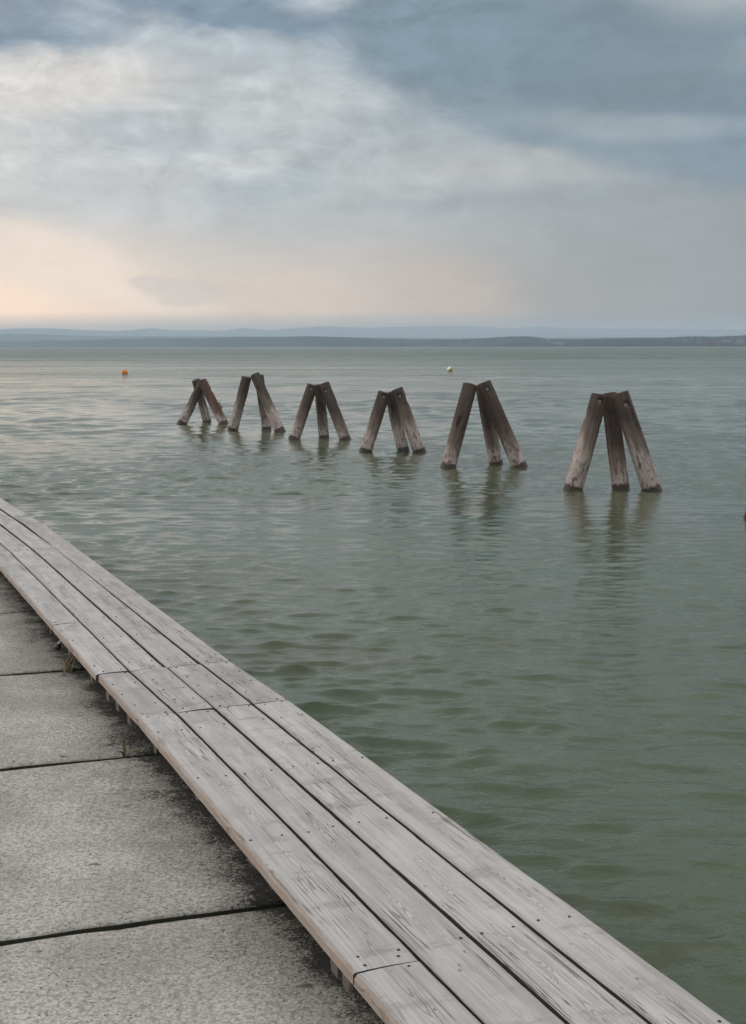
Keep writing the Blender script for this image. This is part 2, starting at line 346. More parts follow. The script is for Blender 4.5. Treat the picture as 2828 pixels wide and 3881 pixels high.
# ------------------------------------------------------------------ pavement of concrete slabs
ms, g = mat('joint_soil'); pos = g.geo()
g.pbr(g.mix(g.noise(pos, 30, 5, .6), (0.010, 0.010, 0.007, 1), (0.045, 0.045, 0.024, 1)), 1.0, g.bump(g.noise(pos, 60, 4), 1, .01), .1)
mc, g = mat('weathered_concrete'); pos = g.geo()
rel = g.vm('SUBTRACT', pos, (O2.x, O2.y, 0.0))
yy = g.m('MULTIPLY', g.vm('DOT_PRODUCT', rel, (D2.y, -D2.x, 0.0)), -1.0)     # metres inland from the walk's lake edge
fine = g.noise(pos, 90, 5, 0.75); mid_ = g.noise(pos, 22, 5, 0.7); big = g.noise(pos, 2.2, 5, 0.6)
cc = g.mix(g.mr(fine, 0.30, 0.66), (0.26, 0.231, 0.200, 1), (0.58, 0.527, 0.468, 1))
cc = g.mix(1.0, cc, g.mix(g.mr(big, 0.30, 0.70), (1.06, 1.06, 1.05, 1), (0.74, 0.735, 0.72, 1)), 'MULTIPLY')
cc = g.mix(g.m('MULTIPLY', g.mr(mid_, 0.52, 0.70), 0.40), cc, (0.14, 0.128, 0.115, 1))
co2 = g.noise(g.vm('ADD', pos, (5, 5, 5)), 48, 3, 0.6)
cc = g.mix(g.m('MULTIPLY', g.mr(co2, .50, .62), .50), cc, (0.17, 0.150, 0.130, 1))
spk = g.mr(g.vor(g.vm('MULTIPLY', pos, (1.0, 1.0, 1)), 46), 0.13, 0.22, 1.0, 0.0)
spk = g.m('MULTIPLY', spk, g.mr(g.noise(pos, 9, 3), 0.44, 0.56))
cc = g.mix(g.m('MULTIPLY', spk, 0.75), cc, (0.055, 0.05, 0.042, 1))
flk = g.mr(g.vor(g.vm('ADD', g.vm('MULTIPLY', pos, (0.7, 1.3, 1.0)), g.vm('SCALE', g.noise(pos, 30, 2, color=True), scale=0.03)), 5.5), 0.06, 0.10, 1.0, 0.0)
cc = g.mix(g.m('MULTIPLY', flk, 0.8), cc, (0.10, 0.082, 0.06, 1))
# black algae with a ragged edge, and shade below the boards painted in
band_y = g.m('ADD', g.m('ADD', yy, g.m('MULTIPLY', g.m('SUBTRACT', g.noise(pos, 7, 6, .7), .5), 0.55)), g.m('MULTIPLY', g.m('SUBTRACT', fine, .5), 0.5))
alg_shade = g.m('MAXIMUM', g.mr(band_y, 0.61, 0.77, 1.0, 0.0), g.m('MULTIPLY', g.mr(band_y, 0.68, 1.0, 1.0, 0.0), 0.28))
cc = g.mix(g.m('MULTIPLY', alg_shade, 0.92), cc, (0.020, 0.019, 0.016, 1))
ce = g.vor(g.vm('ADD', pos, g.vm('SCALE', g.noise(pos, 4, 4, .6, color=True), scale=0.35)), 1.1, 'DISTANCE_TO_EDGE')
crk = g.m('MULTIPLY', g.mr(ce, 0.0, 0.006, 1.0, 0.0), g.mr(g.noise(pos, 1.7, 2), .52, .60))
cc = g.mix(g.m('MULTIPLY', crk, .75), cc, (0.05, 0.045, 0.04, 1))
por = g.m('MULTIPLY', g.mr(g.vor(g.vm('ADD', pos, (3, 1, 2)), 120), 0.16, 0.26, 1.0, 0.0), g.mr(g.noise(pos, 3.0, 3), .45, .65))
cc = g.mix(g.m('MULTIPLY', por, .6), cc, (0.07, 0.06, 0.05, 1))
rust = g.mr(g.noise(g.vm('ADD', pos, (7, 7, 7)), 1.4, 5, .65), .55, .75)
cc = g.mix(g.m('MULTIPLY', rust, .30), cc, (0.30, 0.25, 0.19, 1))
lich = g.m('MULTIPLY', g.mr(g.noise(pos, 5, 6, .7), 0.56, 0.66), g.mr(fine, .45, .6))
cc = g.mix(g.m('MULTIPLY', lich, 0.35), cc, (0.10, 0.10, 0.09, 1))
hgt = g.m('ADD', g.m('MULTIPLY', fine, 0.004), g.m('SUBTRACT', g.m('MULTIPLY', mid_, 0.004), g.m('MULTIPLY', co2, 0.006)))
hgt = g.m('SUBTRACT', hgt, g.m('MULTIPLY', g.m('ADD', spk, flk), 0.003))
g.pbr(cc, 0.93, g.bump(hgt, 0.9, 1.0), 0.2)

pb = mesh('pavement', [(-16, .12, .462), (22, .12, .462), (22, 14, .462), (-16, 14, .462), (-16, .12, -1.0), (22, .12, -1.0), (22, 14, -1.0), (-16, 14, -1.0)],
          [(0, 1, 2, 3), (1, 0, 4, 5), (2, 1, 5, 6), (3, 2, 6, 7), (0, 3, 7, 4)])
pave = walk_frame('pavement', pb, ms, kind='structure', label='quay paved with large weathered concrete slabs beside the lake')
m_moss, g = mat('mossy_slab_side'); g.pbr(g.mix(g.noise(g.geo(), 40, 4), (0.018, 0.017, 0.012, 1), (0.07, 0.066, 0.05, 1)), 1.0, None, .1)
def slab_mesh(name, s0, s1, y0, y1, seed):
    """slab between two joints (joint line leans with y), edge worn and rounded"""
    ns, ny = 26, 34; V, Fc = [], []; g2 = 0.016
    def frac(n):   # denser towards the rim
        t = np.linspace(-1, 1, n - 4); t = np.sign(t) * np.abs(t) ** 0.75
        return np.concatenate([[-1, -1 + .006], t[1:-1] * .985, [1 - .006, 1]])
    fs, fy = frac(ns), frac(ny); ns, ny = len(fs), len(fy)
    for i, a in enumerate(fs):
        for j, b in enumerate(fy):
            y = (y0 + y1) / 2 + b * ((y1 - y0) / 2 - g2); lean = 0.09 * (y - 0.6)
            ea = (1 if abs(a) > .97 else 0); eb = (1 if abs(b) > .97 else 0)
            s = (s0 + s1) / 2 + a * ((s1 - s0) / 2 - g2) + lean
            w1_ = nz(s * 6, y * 6, seed) * .012 + nz(s * 30, y * 30, seed) * .007
            if ea: s += -math.copysign(1, a) * (abs(w1_) + .002)
            if eb: y += -math.copysign(1, b) * (abs(w1_) + .002)
            z = nz(s * 1.3, y * 1.3, seed) * .004 + nz(s * 7, y * 7, seed) * .0015
            rim = max(abs(a), abs(b))
            z -= .012 if rim >= 1 else (.004 + .004 * max(0, nz(s * 20, y * 20, seed + 5)) if rim > .98 else 0)
            V.append((s, y, SLAB_Z + z))
    for i in range(ns - 1):
        for j in range(ny - 1): Fc.append((i * ny + j, (i + 1) * ny + j, (i + 1) * ny + j + 1, i * ny + j + 1))
    rim = [i * ny for i in range(ns)] + [(ns - 1) * ny + j for j in range(1, ny)] + [i * ny + ny - 1 for i in range(ns - 2, -1, -1)] + [j for j in range(ny - 2, 0, -1)]
    b = len(V)
    for r in rim: V.append((V[r][0], V[r][1], SLAB_Z - .10))
    n = len(rim)
    for q in range(n): Fc.append((rim[(q + 1) % n], rim[q], b + q, b + (q + 1) % n))
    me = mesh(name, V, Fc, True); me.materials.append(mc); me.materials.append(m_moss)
    k = len(Fc) - n; me.polygons.foreach_set('material_index', [0] * k + [1] * n); me.polygons.foreach_set('use_smooth', [True] * k + [False] * n)
    return me
joints = [-6.85, -5.10, -3.38, -1.650, 0.085, 1.785, 3.56, 5.28, 7.0, 8.75, 10.5, 12.2]
for i in range(len(joints) - 1):
    for rw, (ya, yb) in enumerate(((.16, 3.10), (3.10, 6.0))):
        if rw and i > 8: continue
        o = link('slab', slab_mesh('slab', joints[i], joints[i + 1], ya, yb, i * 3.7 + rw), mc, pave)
        o.location.z = random.Random(i * 7 + rw).uniform(-.003, .003)

# ------------------------------------------------------------------ boardwalk
def wood_material(name, side):
    m, g = mat(name); ob = g.obj(); rn = g.rnd()
    off = g.vec(g.m('MULTIPLY', rn, 173.0), g.m('MULTIPLY', rn, 31.0), 0.0)
    x, y, z = g.xyz(ob); p = g.vm('ADD', ob, off)
    xo, yo, zo = g.xyz(p)
    # pith line wanders along the board, so rings break through the face as pointed arches
    hx = g.noise(g.vec(g.m('MULTIPLY', xo, 1.0), 0.0, 3.0), 3.6, 1, .5)
    hy = g.noise(g.vec(g.m('MULTIPLY', xo, 0.55), 5.0, 1.0), 1.6, 2, .5)
    yc = g.m('SUBTRACT', y, g.m('MULTIPLY', g.m('SUBTRACT', hy, .5), 0.10))
    jit = g.m('MULTIPLY', g.m('SUBTRACT', g.noise(g.vm('MULTIPLY', p, (9, 60, 1)), 1.0, 3, .6), .5), 0.007)
    hh = g.m('ADD', g.m('MULTIPLY', hx, 0.16), -0.06)
    rr = g.m('ADD', g.m('SQRT', g.m('ADD', g.m('MULTIPLY', g.m('MULTIPLY', yc, yc), 3.2), g.m('MULTIPLY', hh, hh))), jit)
    # knots push the rings aside
    kv = g.vor(g.vm('MULTIPLY', p, (1.0, 2.6, 1)), 2.6)
    kn = g.mr(kv, 0.035, 0.14, 1.0, 0.0)
    rr = g.m('ADD', rr, g.m('MULTIPLY', kn, 0.022))
    ring = g.m('SINE', g.m('MULTIPLY', rr, 2 * math.pi / 0.0095))
    ringl = g.mr(ring, 0.35, 1.0)
    heart = g.m('MULTIPLY', g.mr(g.m('ABSOLUTE', yc), 0.006, 0.034, 1.0, 0.07), g.mr(g.noise(g.vm('MULTIPLY', p, (1, 1, 1)), 3.0, 3), 0.35, 0.62, 0.25, 1.0))
    streak = g.noise(g.vm('MULTIPLY', p, (2.2, 120, 1)), 1.0, 5, .6)
    stre2 = g.noise(g.vm('MULTIPLY', p, (1.0, 16, 1)), 1.0, 5, .6)
    blot = g.noise(g.vm('MULTIPLY', p, (2.0, 5.0, 1)), 2.0, 5, .65)
    rn2 = g.m('FRACT', g.m('MULTIPLY', rn, 17.31))
    tone = g.mix(rn, (0.39, 0.347, 0.320, 1), (0.55, 0.488, 0.447, 1))
    tone = g.mix(g.m('MULTIPLY', rn2, .5), tone, (0.46, 0.435, 0.418, 1))
    c = g.mix(g.m('MULTIPLY', g.mr(streak, .40, .66), .38), tone, (0.23, 0.205, 0.195, 1))
    c = g.mix(g.m('MULTIPLY', g.mr(stre2, .46, .70), .45), c, (0.25, 0.23, 0.222, 1))
    c = g.mix(g.m('MULTIPLY', g.mr(blot, .50, .68), .42), c, (0.58, 0.54, 0.515, 1))
    c = g.mix(g.m('MULTIPLY', g.mr(blot, .50, .32), .35), c, (0.29, 0.262, 0.25, 1))
    c = g.mix(g.m('MULTIPLY', g.m('MULTIPLY', ringl, heart), .48), c, (0.115, 0.088, 0.078, 1))
    kcore = g.mr(g.m('ADD', kv, g.m('MULTIPLY', g.m('SUBTRACT', streak, .5), .02)), 0.020, 0.032, 1.0, 0.0)
    c = g.mix(g.m('MULTIPLY', kcore, .75), c, (0.10, 0.08, 0.068, 1))
    kv2 = g.vor(g.vm('ADD', g.vm('MULTIPLY', p, (1.0, 1.7, 1)), (2.0, 4.0, 0)), 9.0)
    k2 = g.m('MULTIPLY', g.mr(g.m('ADD', kv2, g.m('MULTIPLY', g.m('SUBTRACT', streak, .5), .06)), 0.045, 0.085, 1.0, 0.0), g.mr(rn2, .0, 1.0, .35, .75))
    c = g.mix(k2, c, (0.15, 0.125, 0.11, 1))
    edge = g.m('MULTIPLY', g.mr(g.m('ADD', g.m('ABSOLUTE', y), g.m('MULTIPLY', g.m('SUBTRACT', blot, .5), .06)), .066, .092), .45)
    c = g.mix(edge, c, (0.22, 0.195, 0.18, 1))
    sc2 = g.noise(g.vm('MULTIPLY', p, (9, 3.0, 1)), 1.0, 5, .7)
    c = g.mix(g.m('MULTIPLY', g.mr(sc2, .54, .68), .50), c, (0.23, 0.195, 0.176, 1))
    # drying checks: thin dark slits along the grain
    ck = g.noise(g.vm('ADD', g.vm('MULTIPLY', p, (1.6, 75, 1)), (3, 9, 4)), 1.0, 2, .5)
    chk = g.m('MULTIPLY', g.mr(g.m('ABSOLUTE', g.m('SUBTRACT', ck, .5)), 0.0, 0.020, 1.0, 0.0), g.mr(g.noise(g.vm('MULTIPLY', p, (1.3, 9, 1)), 1.0, 3), .50, .62))
    c = g.mix(g.m('MULTIPLY', chk, .8), c, (0.06, 0.05, 0.045, 1))
    if side:
        c = g.mix(g.mr(g.noise(g.vm('MULTIPLY', p, (6, 6, 30)), 1.0, 4, .7), .3, .65, .25, .75), c, g.mix(g.noise(g.vm('MULTIPLY', p, (30, 20, 60)), 1.0, 4, .7), (0.20, 0.130, 0.095, 1), (0.44, 0.31, 0.225, 1)))
    hgt = g.m('ADD', g.m('MULTIPLY', streak, .0012), g.m('MULTIPLY', g.m('MULTIPLY', ringl, heart), -.0010))
    hgt = g.m('SUBTRACT', hgt, g.m('ADD', g.m('MULTIPLY', chk, .002), g.m('MULTIPLY', kcore, .001)))
    g.pbr(c, 0.82, g.bump(hgt, 0.9, 1.0), 0.28)
    return m
m_top = wood_material('weathered_plank_top', False); m_side = wood_material('raw_plank_edge', True)
m_gap, g = mat('shaded_plank_side'); g.pbr(g.mix(g.noise(g.obj(), 40, 4), (0.035, 0.027, 0.023, 1), (0.11, 0.085, 0.075, 1)), .95, None, .1)  # plank sides and ends darkened, shade of the deep gaps put into the colour
m_scr, g = mat('rusted_screw'); g.pbr((0.045, 0.035, 0.03, 1), 0.6, None, .4)
m_bear, g = mat('bearer_wood'); ob = g.obj()
g.pbr(g.mix(g.noise(g.vm('MULTIPLY', ob, (60, 3, 60)), 1.0, 4, .6), (0.06, 0.046, 0.04, 1), (0.21, 0.165, 0.14, 1)), .9, g.bump(g.noise(ob, 60, 4), .6, .004), .2)

walk = walk_frame('boardwalk', None, label='long boardwalk of weathered grey planks running along the quay above the water', category='boardwalk')
TH = 0.038
screw_me = lathe_me('screw', [(.0046, -.004), (.0046, .0002), (.0036, .0008)], 8)
bearers = [-8.2, -7.6, -7.0, -6.3, -5.6, -5.0, -4.4, -3.8, -3.15, -2.49, -1.58, -0.92, -0.27, 0.19, 0.40, 0.585, 0.98, 1.62, 2.16, 2.8, 3.45, 4.1, 4.75, 5.3, 5.9, 6.5, 7.1, 7.7, 8.4, 9.1, 9.8, 10.5, 11.2, 12.0]
def plank(s0, s1, a0, b0, a1, b1, seed, rag=0.0, endgap=(.003, .003), screws=True):
    """a/b: lake-side and land-side edge y at the near (0) and far (1) end"""
    s0 += endgap[0]; s1 -= endgap[1]; L = s1 - s0; rd = random.Random(seed)
    c0, c1 = (a0 + b0) / 2, (a1 + b1) / 2; rot = math.atan2(c1 - c0, L)
    n = max(8, min(150, int(L / .03))); V, Fc = [], []; zr = rd.uniform(-.0025, .0025); tw = rd.uniform(-.002, .002)
    xs = np.linspace(-L / 2, L / 2, n + 1); bev = .0035
    for i, x in enumerate(xs):
        t = i / n; hw = ((b0 - a0) * (1 - t) + (b1 - a1) * t) / 2
        wob = lambda k, am: am * (nz(x * 2.3, seed + k) + .9 * nz(x * 9, seed + k) + .5 * nz(x * 24, seed + k))
        ya = -hw + wob(1, .0022); yb = hw + wob(2, .0022)
        rg = rag * (abs(nz(x * 26, seed + 7)) + .8 * abs(nz(x * 61, seed + 8)) + .3)
        e = .003 if i in (0, n) else 0.0
        zb = lambda y: tw * y / hw + .0012 * nz(x * 3, y * 20, seed) - (y / hw) ** 2 * rd_c
        rd_c = .0030
        prof = [(ya, -TH), (ya, -bev - .002), (ya + bev + .001, -e)] + [(ya + (yb - ya) * q, 0 - e) for q in (.2, .4, .6, .8)] + [(yb - bev - rg, -e), (yb - .2 * rg, -bev - 1.6 * rg), (yb, -TH)]
        for (y, z) in prof: V.append((x, y, z + (zb(y) if z > -.03 else 0)))
    m = 10
    mi = []
    for i in range(n):
        for j in range(m - 1):
            Fc.append((i * m + j, i * m + j + 1, (i + 1) * m + j + 1, (i + 1) * m + j)); mi.append((1 if rag and j in (7, 8) else 2) if j in (0, 7, 8) and not (j == 7 and not rag) else 0)
        Fc.append((i * m + m - 1, i * m, (i + 1) * m, (i + 1) * m + m - 1)); mi.append(2)
    Fc.append(tuple(range(m))[::-1]); Fc.append(tuple(n * m + j for j in range(m))); mi += [2, 2]
    me = mesh('plank', V, [f[::-1] for f in Fc])
    me.materials.append(m_top); me.materials.append(m_side); me.materials.append(m_gap); me.polygons.foreach_set('material_index', mi)
    o = link('plank', me, None, walk); o.location = ((s0 + s1) / 2, (c0 + c1) / 2, DECK_Z + zr); o.rotation_euler = (0, 0, rot)
    if screws:
        ends = [q for q in (s0 + .03, s1 - .03)]
        for bs in [b for b in bearers if s0 + .07 < b < s1 - .07] + ends:
            if bs < -4.2 or bs > 7.5: continue
            for f in (-.58, .58):
                if rd.random() < .12: continue
                sc_ = link('screw', screw_me, m_scr, o)
                sc_.location = (bs - (s0 + s1) / 2 + rd.uniform(-.012, .012), f * (b0 - a0) / 2 + rd.uniform(-.012, .012), .0006)
    return o
def lin(s, y0, y3): return y0 + (y3 - y0) * (-s / 3.1)
edge0 = [0.0, .170, .348, .524, .698]; edgeN = [-.002, .175, .353, .541, .737]          # at s=0 and s=-3.1
edgeM = [.024, .176, .353, .544, .700]; edgeF = [.023, .182, .362, .545, .712]            # at s=.83 and further
gapN = [.011, .012, .011]; gapF = [.018, .014, .010]
def EN(k, s): return edge0[k] + (edgeN[k] - edge0[k]) * (-s / 3.1)
def brd(k, s0, s1, f0, f1, gp, seed, **kw):
    ga = gp[k - 1] / 2 if k > 0 else 0; gb = gp[k] / 2 if k < 3 else 0
    plank(s0, s1, f0(k) + ga, f0(k + 1) - gb, f1(k) + ga, f1(k + 1) - gb, seed, **kw)
for k, ends in ((0, (-9, -4.45, 0)), (1, (-9, -3.95, 0)), (2, (-9, -5.2, 0)), (3, (-9, -6.6, -2.568, 0))):
    for i in range(len(ends) - 1):
        a, b = ends[i], ends[i + 1]
        brd(k, a, b, lambda q, a=a: EN(q, a), lambda q, b=b: EN(q, b), gapN, 10 + k * 5 + i, rag=.007 if k == 3 else 0, endgap=(.003, .004))
for k in range(4):
    brd(k, 0.0, 0.828, lambda q: edge0[q], lambda q: edgeM[q], [.010, .010, .009], 40 + k, rag=.005 if k == 3 else 0, endgap=(.003, .005 if k in (0, 3) else .003))
FE = lambda q: edgeF[q]
def GE(s):   # the walk turns a little towards the land beyond the third joint
    return lambda q: edgeF[q] + .016 * min(1.55, max(0, s - 5.05)) + .030 * max(0, s - 6.6)
brd(0, .828, 6.62, FE, lambda q: edgeF[q] + (.006 if q == 0 else .020), gapF, 60)
brd(0, 6.62, 7.21, lambda q: edgeF[q] + (.006 if q == 0 else .020), GE(7.21), gapF, 61)
brd(0, 7.21, 12.0, GE(7.21), GE(12.0), gapF, 62)
brd(1, .828, 5.05, FE, FE, gapF, 63); brd(2, .828, 5.05, FE, FE, gapF, 64)
brd(1, 5.05, 7.25, FE, GE(7.25), gapF, 65); brd(2, 5.05, 9.0, FE, GE(9.0), gapF, 66); brd(1, 7.25, 12.0, GE(7.25), GE(12.0), gapF, 67); brd(2, 9.0, 12.4, GE(9.0), GE(12.4), gapF, 68)
brd(3, .828, 2.092, FE, FE, gapF, 69, rag=.004); brd(3, 2.092, 5.05, FE, FE, gapF, 70, rag=.004); brd(3, 5.05, 9.2, FE, GE(9.2), gapF, 71, rag=.004); brd(3, 9.2, 12.2, GE(9.2), GE(12.2), gapF, 72)
def bearer(s, rd):
    """cross timber whose weathered end shows under the land-side edge"""
    w, h = rd.uniform(.045, .075), rd.uniform(.040, .062); y1 = (EN(4, s) if s < 0 else GE(s)(4)) - rd.uniform(.004, .03); y0 = y1 - .62
    V, Fc = [], []; ys = [y0, y1 - .03, y1 - .012, y1]
    for i, y in enumerate(ys):
        hh = h * (1 if i < 2 else (rd.uniform(.8, 1.0) if i == 2 else rd.uniform(.75, 1.0)))
        for (x, z) in ((-w / 2, 0), (w / 2, 0), (w / 2 * rd.uniform(.6, 1), -hh * rd.uniform(.75, 1)), (0, -hh * (1 if i < 3 else rd.uniform(.85, 1.1))), (-w / 2 * rd.uniform(.6, 1), -hh * rd.uniform(.75, 1))): V.append((x, y, z))
    for i in range(3):
        for j in range(5): Fc.append((i * 5 + j, i * 5 + (j + 1) % 5, (i + 1) * 5 + (j + 1) % 5, (i + 1) * 5 + j))
    Fc += [(4, 3, 2, 1, 0), (15, 16, 17, 18, 19)]
    o = link('bearer', mesh('bearer', V, Fc), m_bear, walk); o.location = (s, 0, DECK_Z - TH - .003)
rd = random.Random(5)
for s in bearers:
    bearer(s, rd)
    if s in (-2.49, -1.58, 2.16): bearer(s + .085, rd)
for y in (.14, .50):
    for a, b in ((-9, -1.2), (-1.19, 5.0)):
        o = link('stringer', box_me('stringer', b - a, .07, .086, .004), m_bear, walk); o.location = ((a + b) / 2, y, DECK_Z - TH - .06 - .045)

# ------------------------------------------------------------------ timber pile tripods
def pile_material(name, kind):
    m, g = mat(name); ob = g.obj(); rn = g.rnd(); x, y, z = g.xyz(ob)
    p = g.vm('ADD', ob, g.vec(g.m('MULTIPLY', rn, 37.0), 0.0, g.m('MULTIPLY', rn, 11.0)))
    grain = g.noise(g.vm('MULTIPLY', p, (26, 26, 1.6)), 1.0, 6, .65)
    pat = g.noise(g.vm('MULTIPLY', p, (9, 9, 1.5)), 1.0, 5, .68)
    pt2 = g.noise(g.vm('MULTIPLY', p, (16, 16, 9)), 1.0, 5, .65)
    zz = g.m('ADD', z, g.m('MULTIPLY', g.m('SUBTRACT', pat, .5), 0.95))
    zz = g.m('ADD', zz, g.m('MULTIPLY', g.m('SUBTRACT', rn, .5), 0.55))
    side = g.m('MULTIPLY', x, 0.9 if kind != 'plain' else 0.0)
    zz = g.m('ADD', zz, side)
    pale = g.mix(grain, (0.28, 0.210, 0.180, 1), (0.57, 0.465, 0.418, 1))
    brown = g.mix(grain, (0.088, 0.060, 0.047, 1), (0.25, 0.185, 0.150, 1))
    dark = g.mix(grain, (0.026, 0.018, 0.0145, 1), (0.125, 0.086, 0.068, 1))
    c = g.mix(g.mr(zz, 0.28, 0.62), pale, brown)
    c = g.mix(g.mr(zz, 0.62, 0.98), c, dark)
    c = g.mix(g.m('MULTIPLY', g.mr(pt2, .52, .60), g.mr(z, 1.1, .2, .25, .85)), c, (0.12, 0.085, 0.066, 1))
    ck = g.noise(g.vm('MULTIPLY', p, (20, 20, .9)), 1.0, 2, .5)
    chk = g.m('MULTIPLY', g.mr(g.m('ABSOLUTE', g.m('SUBTRACT', ck, .5)), 0, .02, 1, 0), g.mr(g.noise(g.vm('MULTIPLY', p, (5, 5, 1.4)), 1.0, 2), .5, .6))
    c = g.mix(g.m('MULTIPLY', chk, .8), c, (0.018, 0.014, 0.012, 1))
    if kind == 'rotten':
        c = g.mix(g.m('MULTIPLY', g.mr(g.noise(g.vm('MULTIPLY', p, (9, 9, 1.4)), 1.0, 4), .44, .56), g.mr(g.m('ADD', x, g.m('MULTIPLY', g.m('SUBTRACT', pat, .5), .25)), -.02, .06)), c, (0.12, 0.05, 0.03, 1))
    wet = g.mr(g.m('ADD', z, g.m('MULTIPLY', g.m('SUBTRACT', pt2, .5), .20)), 0.060, 0.085, 1.0, 0.0)
    c = g.mix(wet, c, g.mix(grain, (0.030, 0.017, 0.012, 1), (0.085, 0.052, 0.038, 1)))
    hgt = g.m('SUBTRACT', g.m('ADD', g.m('MULTIPLY', grain, .010), g.m('MULTIPLY', pt2, .008)), g.m('MULTIPLY', chk, .012))
    g.pbr(c, g.mix(wet, .88, .35), g.bump(hgt, .9, 1.0), .3)
    return m
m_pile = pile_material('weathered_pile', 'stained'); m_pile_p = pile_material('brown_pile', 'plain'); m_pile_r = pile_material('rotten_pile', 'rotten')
m_plate, g = mat('galvanised_plate'); g.pbr(g.mix(g.noise(g.obj(), 60, 4), (0.30, 0.28, 0.25, 1), (0.58, 0.56, 0.52, 1)), .55, None, .5)
m_hole, g = mat('dark_carving'); g.pbr((0.02, 0.015, 0.013, 1), .95, None, .1)
def pile(base, topp, rb, rt, seed, m, parent, bolt=None, notch=True, splint=False):
    """base: where the axis meets the water; bolt: (metres below the top, angle from camera-facing side)"""
    b, t = Vector(base), Vector(topp); ax = t - b; L = ax.length; Zl = ax.normalized()
    Yl = Vector((-b.x * 0.5 - .15, -b.y, 0)).normalized(); Yl = (Yl - Zl * Yl.dot(Zl)).normalized(); Xl = Yl.cross(Zl).normalized()   # Y faces the viewer's shore, X to the right
    Xl = -Xl if Xl.x < 0 else Xl
    Yl = Zl.cross(Xl)
    na, z0 = 56, -0.9; rows = [z0, -.4] + list(np.arange(-.15, L - .02, .022)) + [L - .012, L]
    V, Fc = [], []; rd = random.Random(seed)
    chips = [(rd.uniform(0, 6.28), rd.uniform(.15, L - .15), rd.uniform(.06, .16), rd.uniform(.010, .022)) for _ in range(7)] if notch else []
    cracks = [(rd.uniform(0, 6.28), rd.uniform(.3, L), rd.uniform(.25, .6)) for _ in range(6)]
    tip = (rd.uniform(-.06, .06), rd.uniform(-.08, .02))
    for z in rows:
        f = min(1, max(0, z / L)); r0 = rb + (rt - rb) * f
        for k in range(na):
            a = 2 * math.pi * k / na; ca, sa = math.cos(a), math.sin(a)
            r = r0 * (1 + .035 * nz(ca * 1.1, sa * 1.1, z * 1.2 + seed) + .022 * nz(ca * 4, sa * 4, z * 2.2 + seed) + .012 * nz(ca * 11, sa * 11, z * 3 + seed))
            for (ca_, cz, cl, dp) in chips:
                da = abs((a - ca_ + math.pi) % (2 * math.pi) - math.pi); q = (da / .45) ** 2 + ((z - cz) / cl) ** 2
                if q < 1: r -= dp * (1 - q) ** .5
            for (ca_, cz, cl) in cracks:
                da = abs((a - ca_ - .1 * nz(z * 3, seed) + math.pi) % (2 * math.pi) - math.pi)
                if da < .09 and abs(z - cz) < cl: r -= .014 * (1 - da / .09)
            if z > L - .006: r -= .010
            zz = z + ((tip[0] * ca + tip[1] * sa) * r0 * (1 if z > L - .03 else 0)) + (.006 * nz(ca * 9, sa * 9, seed) if z > L - .03 else 0)
            px_, py_ = r * ca, r * sa
            if bolt:
                bz, ba = L - bolt[0], bolt[1]; an = math.radians(-90) + ba     # +Y local is the camera side
                lx = px_ * -math.sin(an) + py_ * math.cos(an); ly = px_ * math.cos(an) + py_ * math.sin(an)
                if ly > 0 and abs(lx) < .040 and abs(z - bz) < .046:
                    px_ -= math.cos(an) * .055; py_ -= math.sin(an) * .055
            V.append((px_, py_, zz))
    m_ = len(rows)
    for i in range(m_ - 1):
        for k in range(na): Fc.append((i * na + k, i * na + (k + 1) % na, (i + 1) * na + (k + 1) % na, (i + 1) * na + k))
    c = len(V); V.append((0, 0, L + .004))
    for k in range(na): Fc.append(((m_ - 1) * na + k, (m_ - 1) * na + (k + 1) % na, c))
    me = mesh('leg', V, Fc, True)
    o = link('leg', me, m, parent)
    mt = Matrix((Xl, Yl, Zl)).transposed().to_4x4(); mt.translation = b - parent.location; o.matrix_local = mt
    if bolt:
        bz, ba = L - bolt[0], bolt[1]; an = math.radians(-90) + ba
        pl = link('bolt_plate', box_me('bolt_plate', .050, .012, .052, .004), m_plate, o); rr_ = rt - .046
        pl.location = (math.cos(an) * rr_, math.sin(an) * rr_, bz - .006); pl.rotation_euler = (0, 0, an - math.pi / 2)
        nt = link('bolt', lathe_me('bolt', [(.013, 0), (.013, .014), (.006, .015), (.006, .026)], 6), m_hole, o)
        nt.location = (math.cos(an) * (rr_ + .006), math.sin(an) * (rr_ + .006), bz - .006); nt.rotation_euler = (-math.pi / 2, 0, an - math.pi / 2)
    if splint:
        for q in range(7):
            a = rd.uniform(-.5, .7); z = rd.uniform(.42, .66); p0 = Vector((rb * .9 * math.cos(a), rb * .9 * math.sin(a), z)); ln = rd.uniform(.08, .2)
            p1 = p0 + Vector((rd.uniform(.02, .09), rd.uniform(-.02, .05), ln)); pm = (p0 + p1) / 2 + Vector((.025, 0, -.01))
            link('splinter', tube_me('splinter', [p0, pm, p1], [.016, .010, .002], 5), m, o)
    return o, L
def tripod(legs, label, seed, kinds='sps', bolts=(None, None, None), rad=.148, splint=None):
    c = sum((Vector((*l[0], 0)) for l in legs), Vector()) / 3
    t = link('pile_tripod', None, None, None, label=label, category='pile tripod', group='timber pile tripods standing in the lake'); t.location = (c.x, c.y, 0)
    out = []
    for i, (b, tp) in enumerate(legs):
        mm = {'s': m_pile, 'p': m_pile_p, 'r': m_pile_r}[kinds[i]]
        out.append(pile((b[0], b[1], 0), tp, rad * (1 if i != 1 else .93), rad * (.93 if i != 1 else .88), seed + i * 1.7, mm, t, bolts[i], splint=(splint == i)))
    return t, out
tripod([((-5.72, 39.58), (-5.10, 39.70, 1.19)), ((-5.07, 40.41), (-5.345, 40.05, 1.285)), ((-4.38, 38.86), (-5.055, 39.35, 1.27))],
       'farthest pile tripod at the left end, its right leg splintered and reddish', 1, 'spr', rad=.142, splint=2)
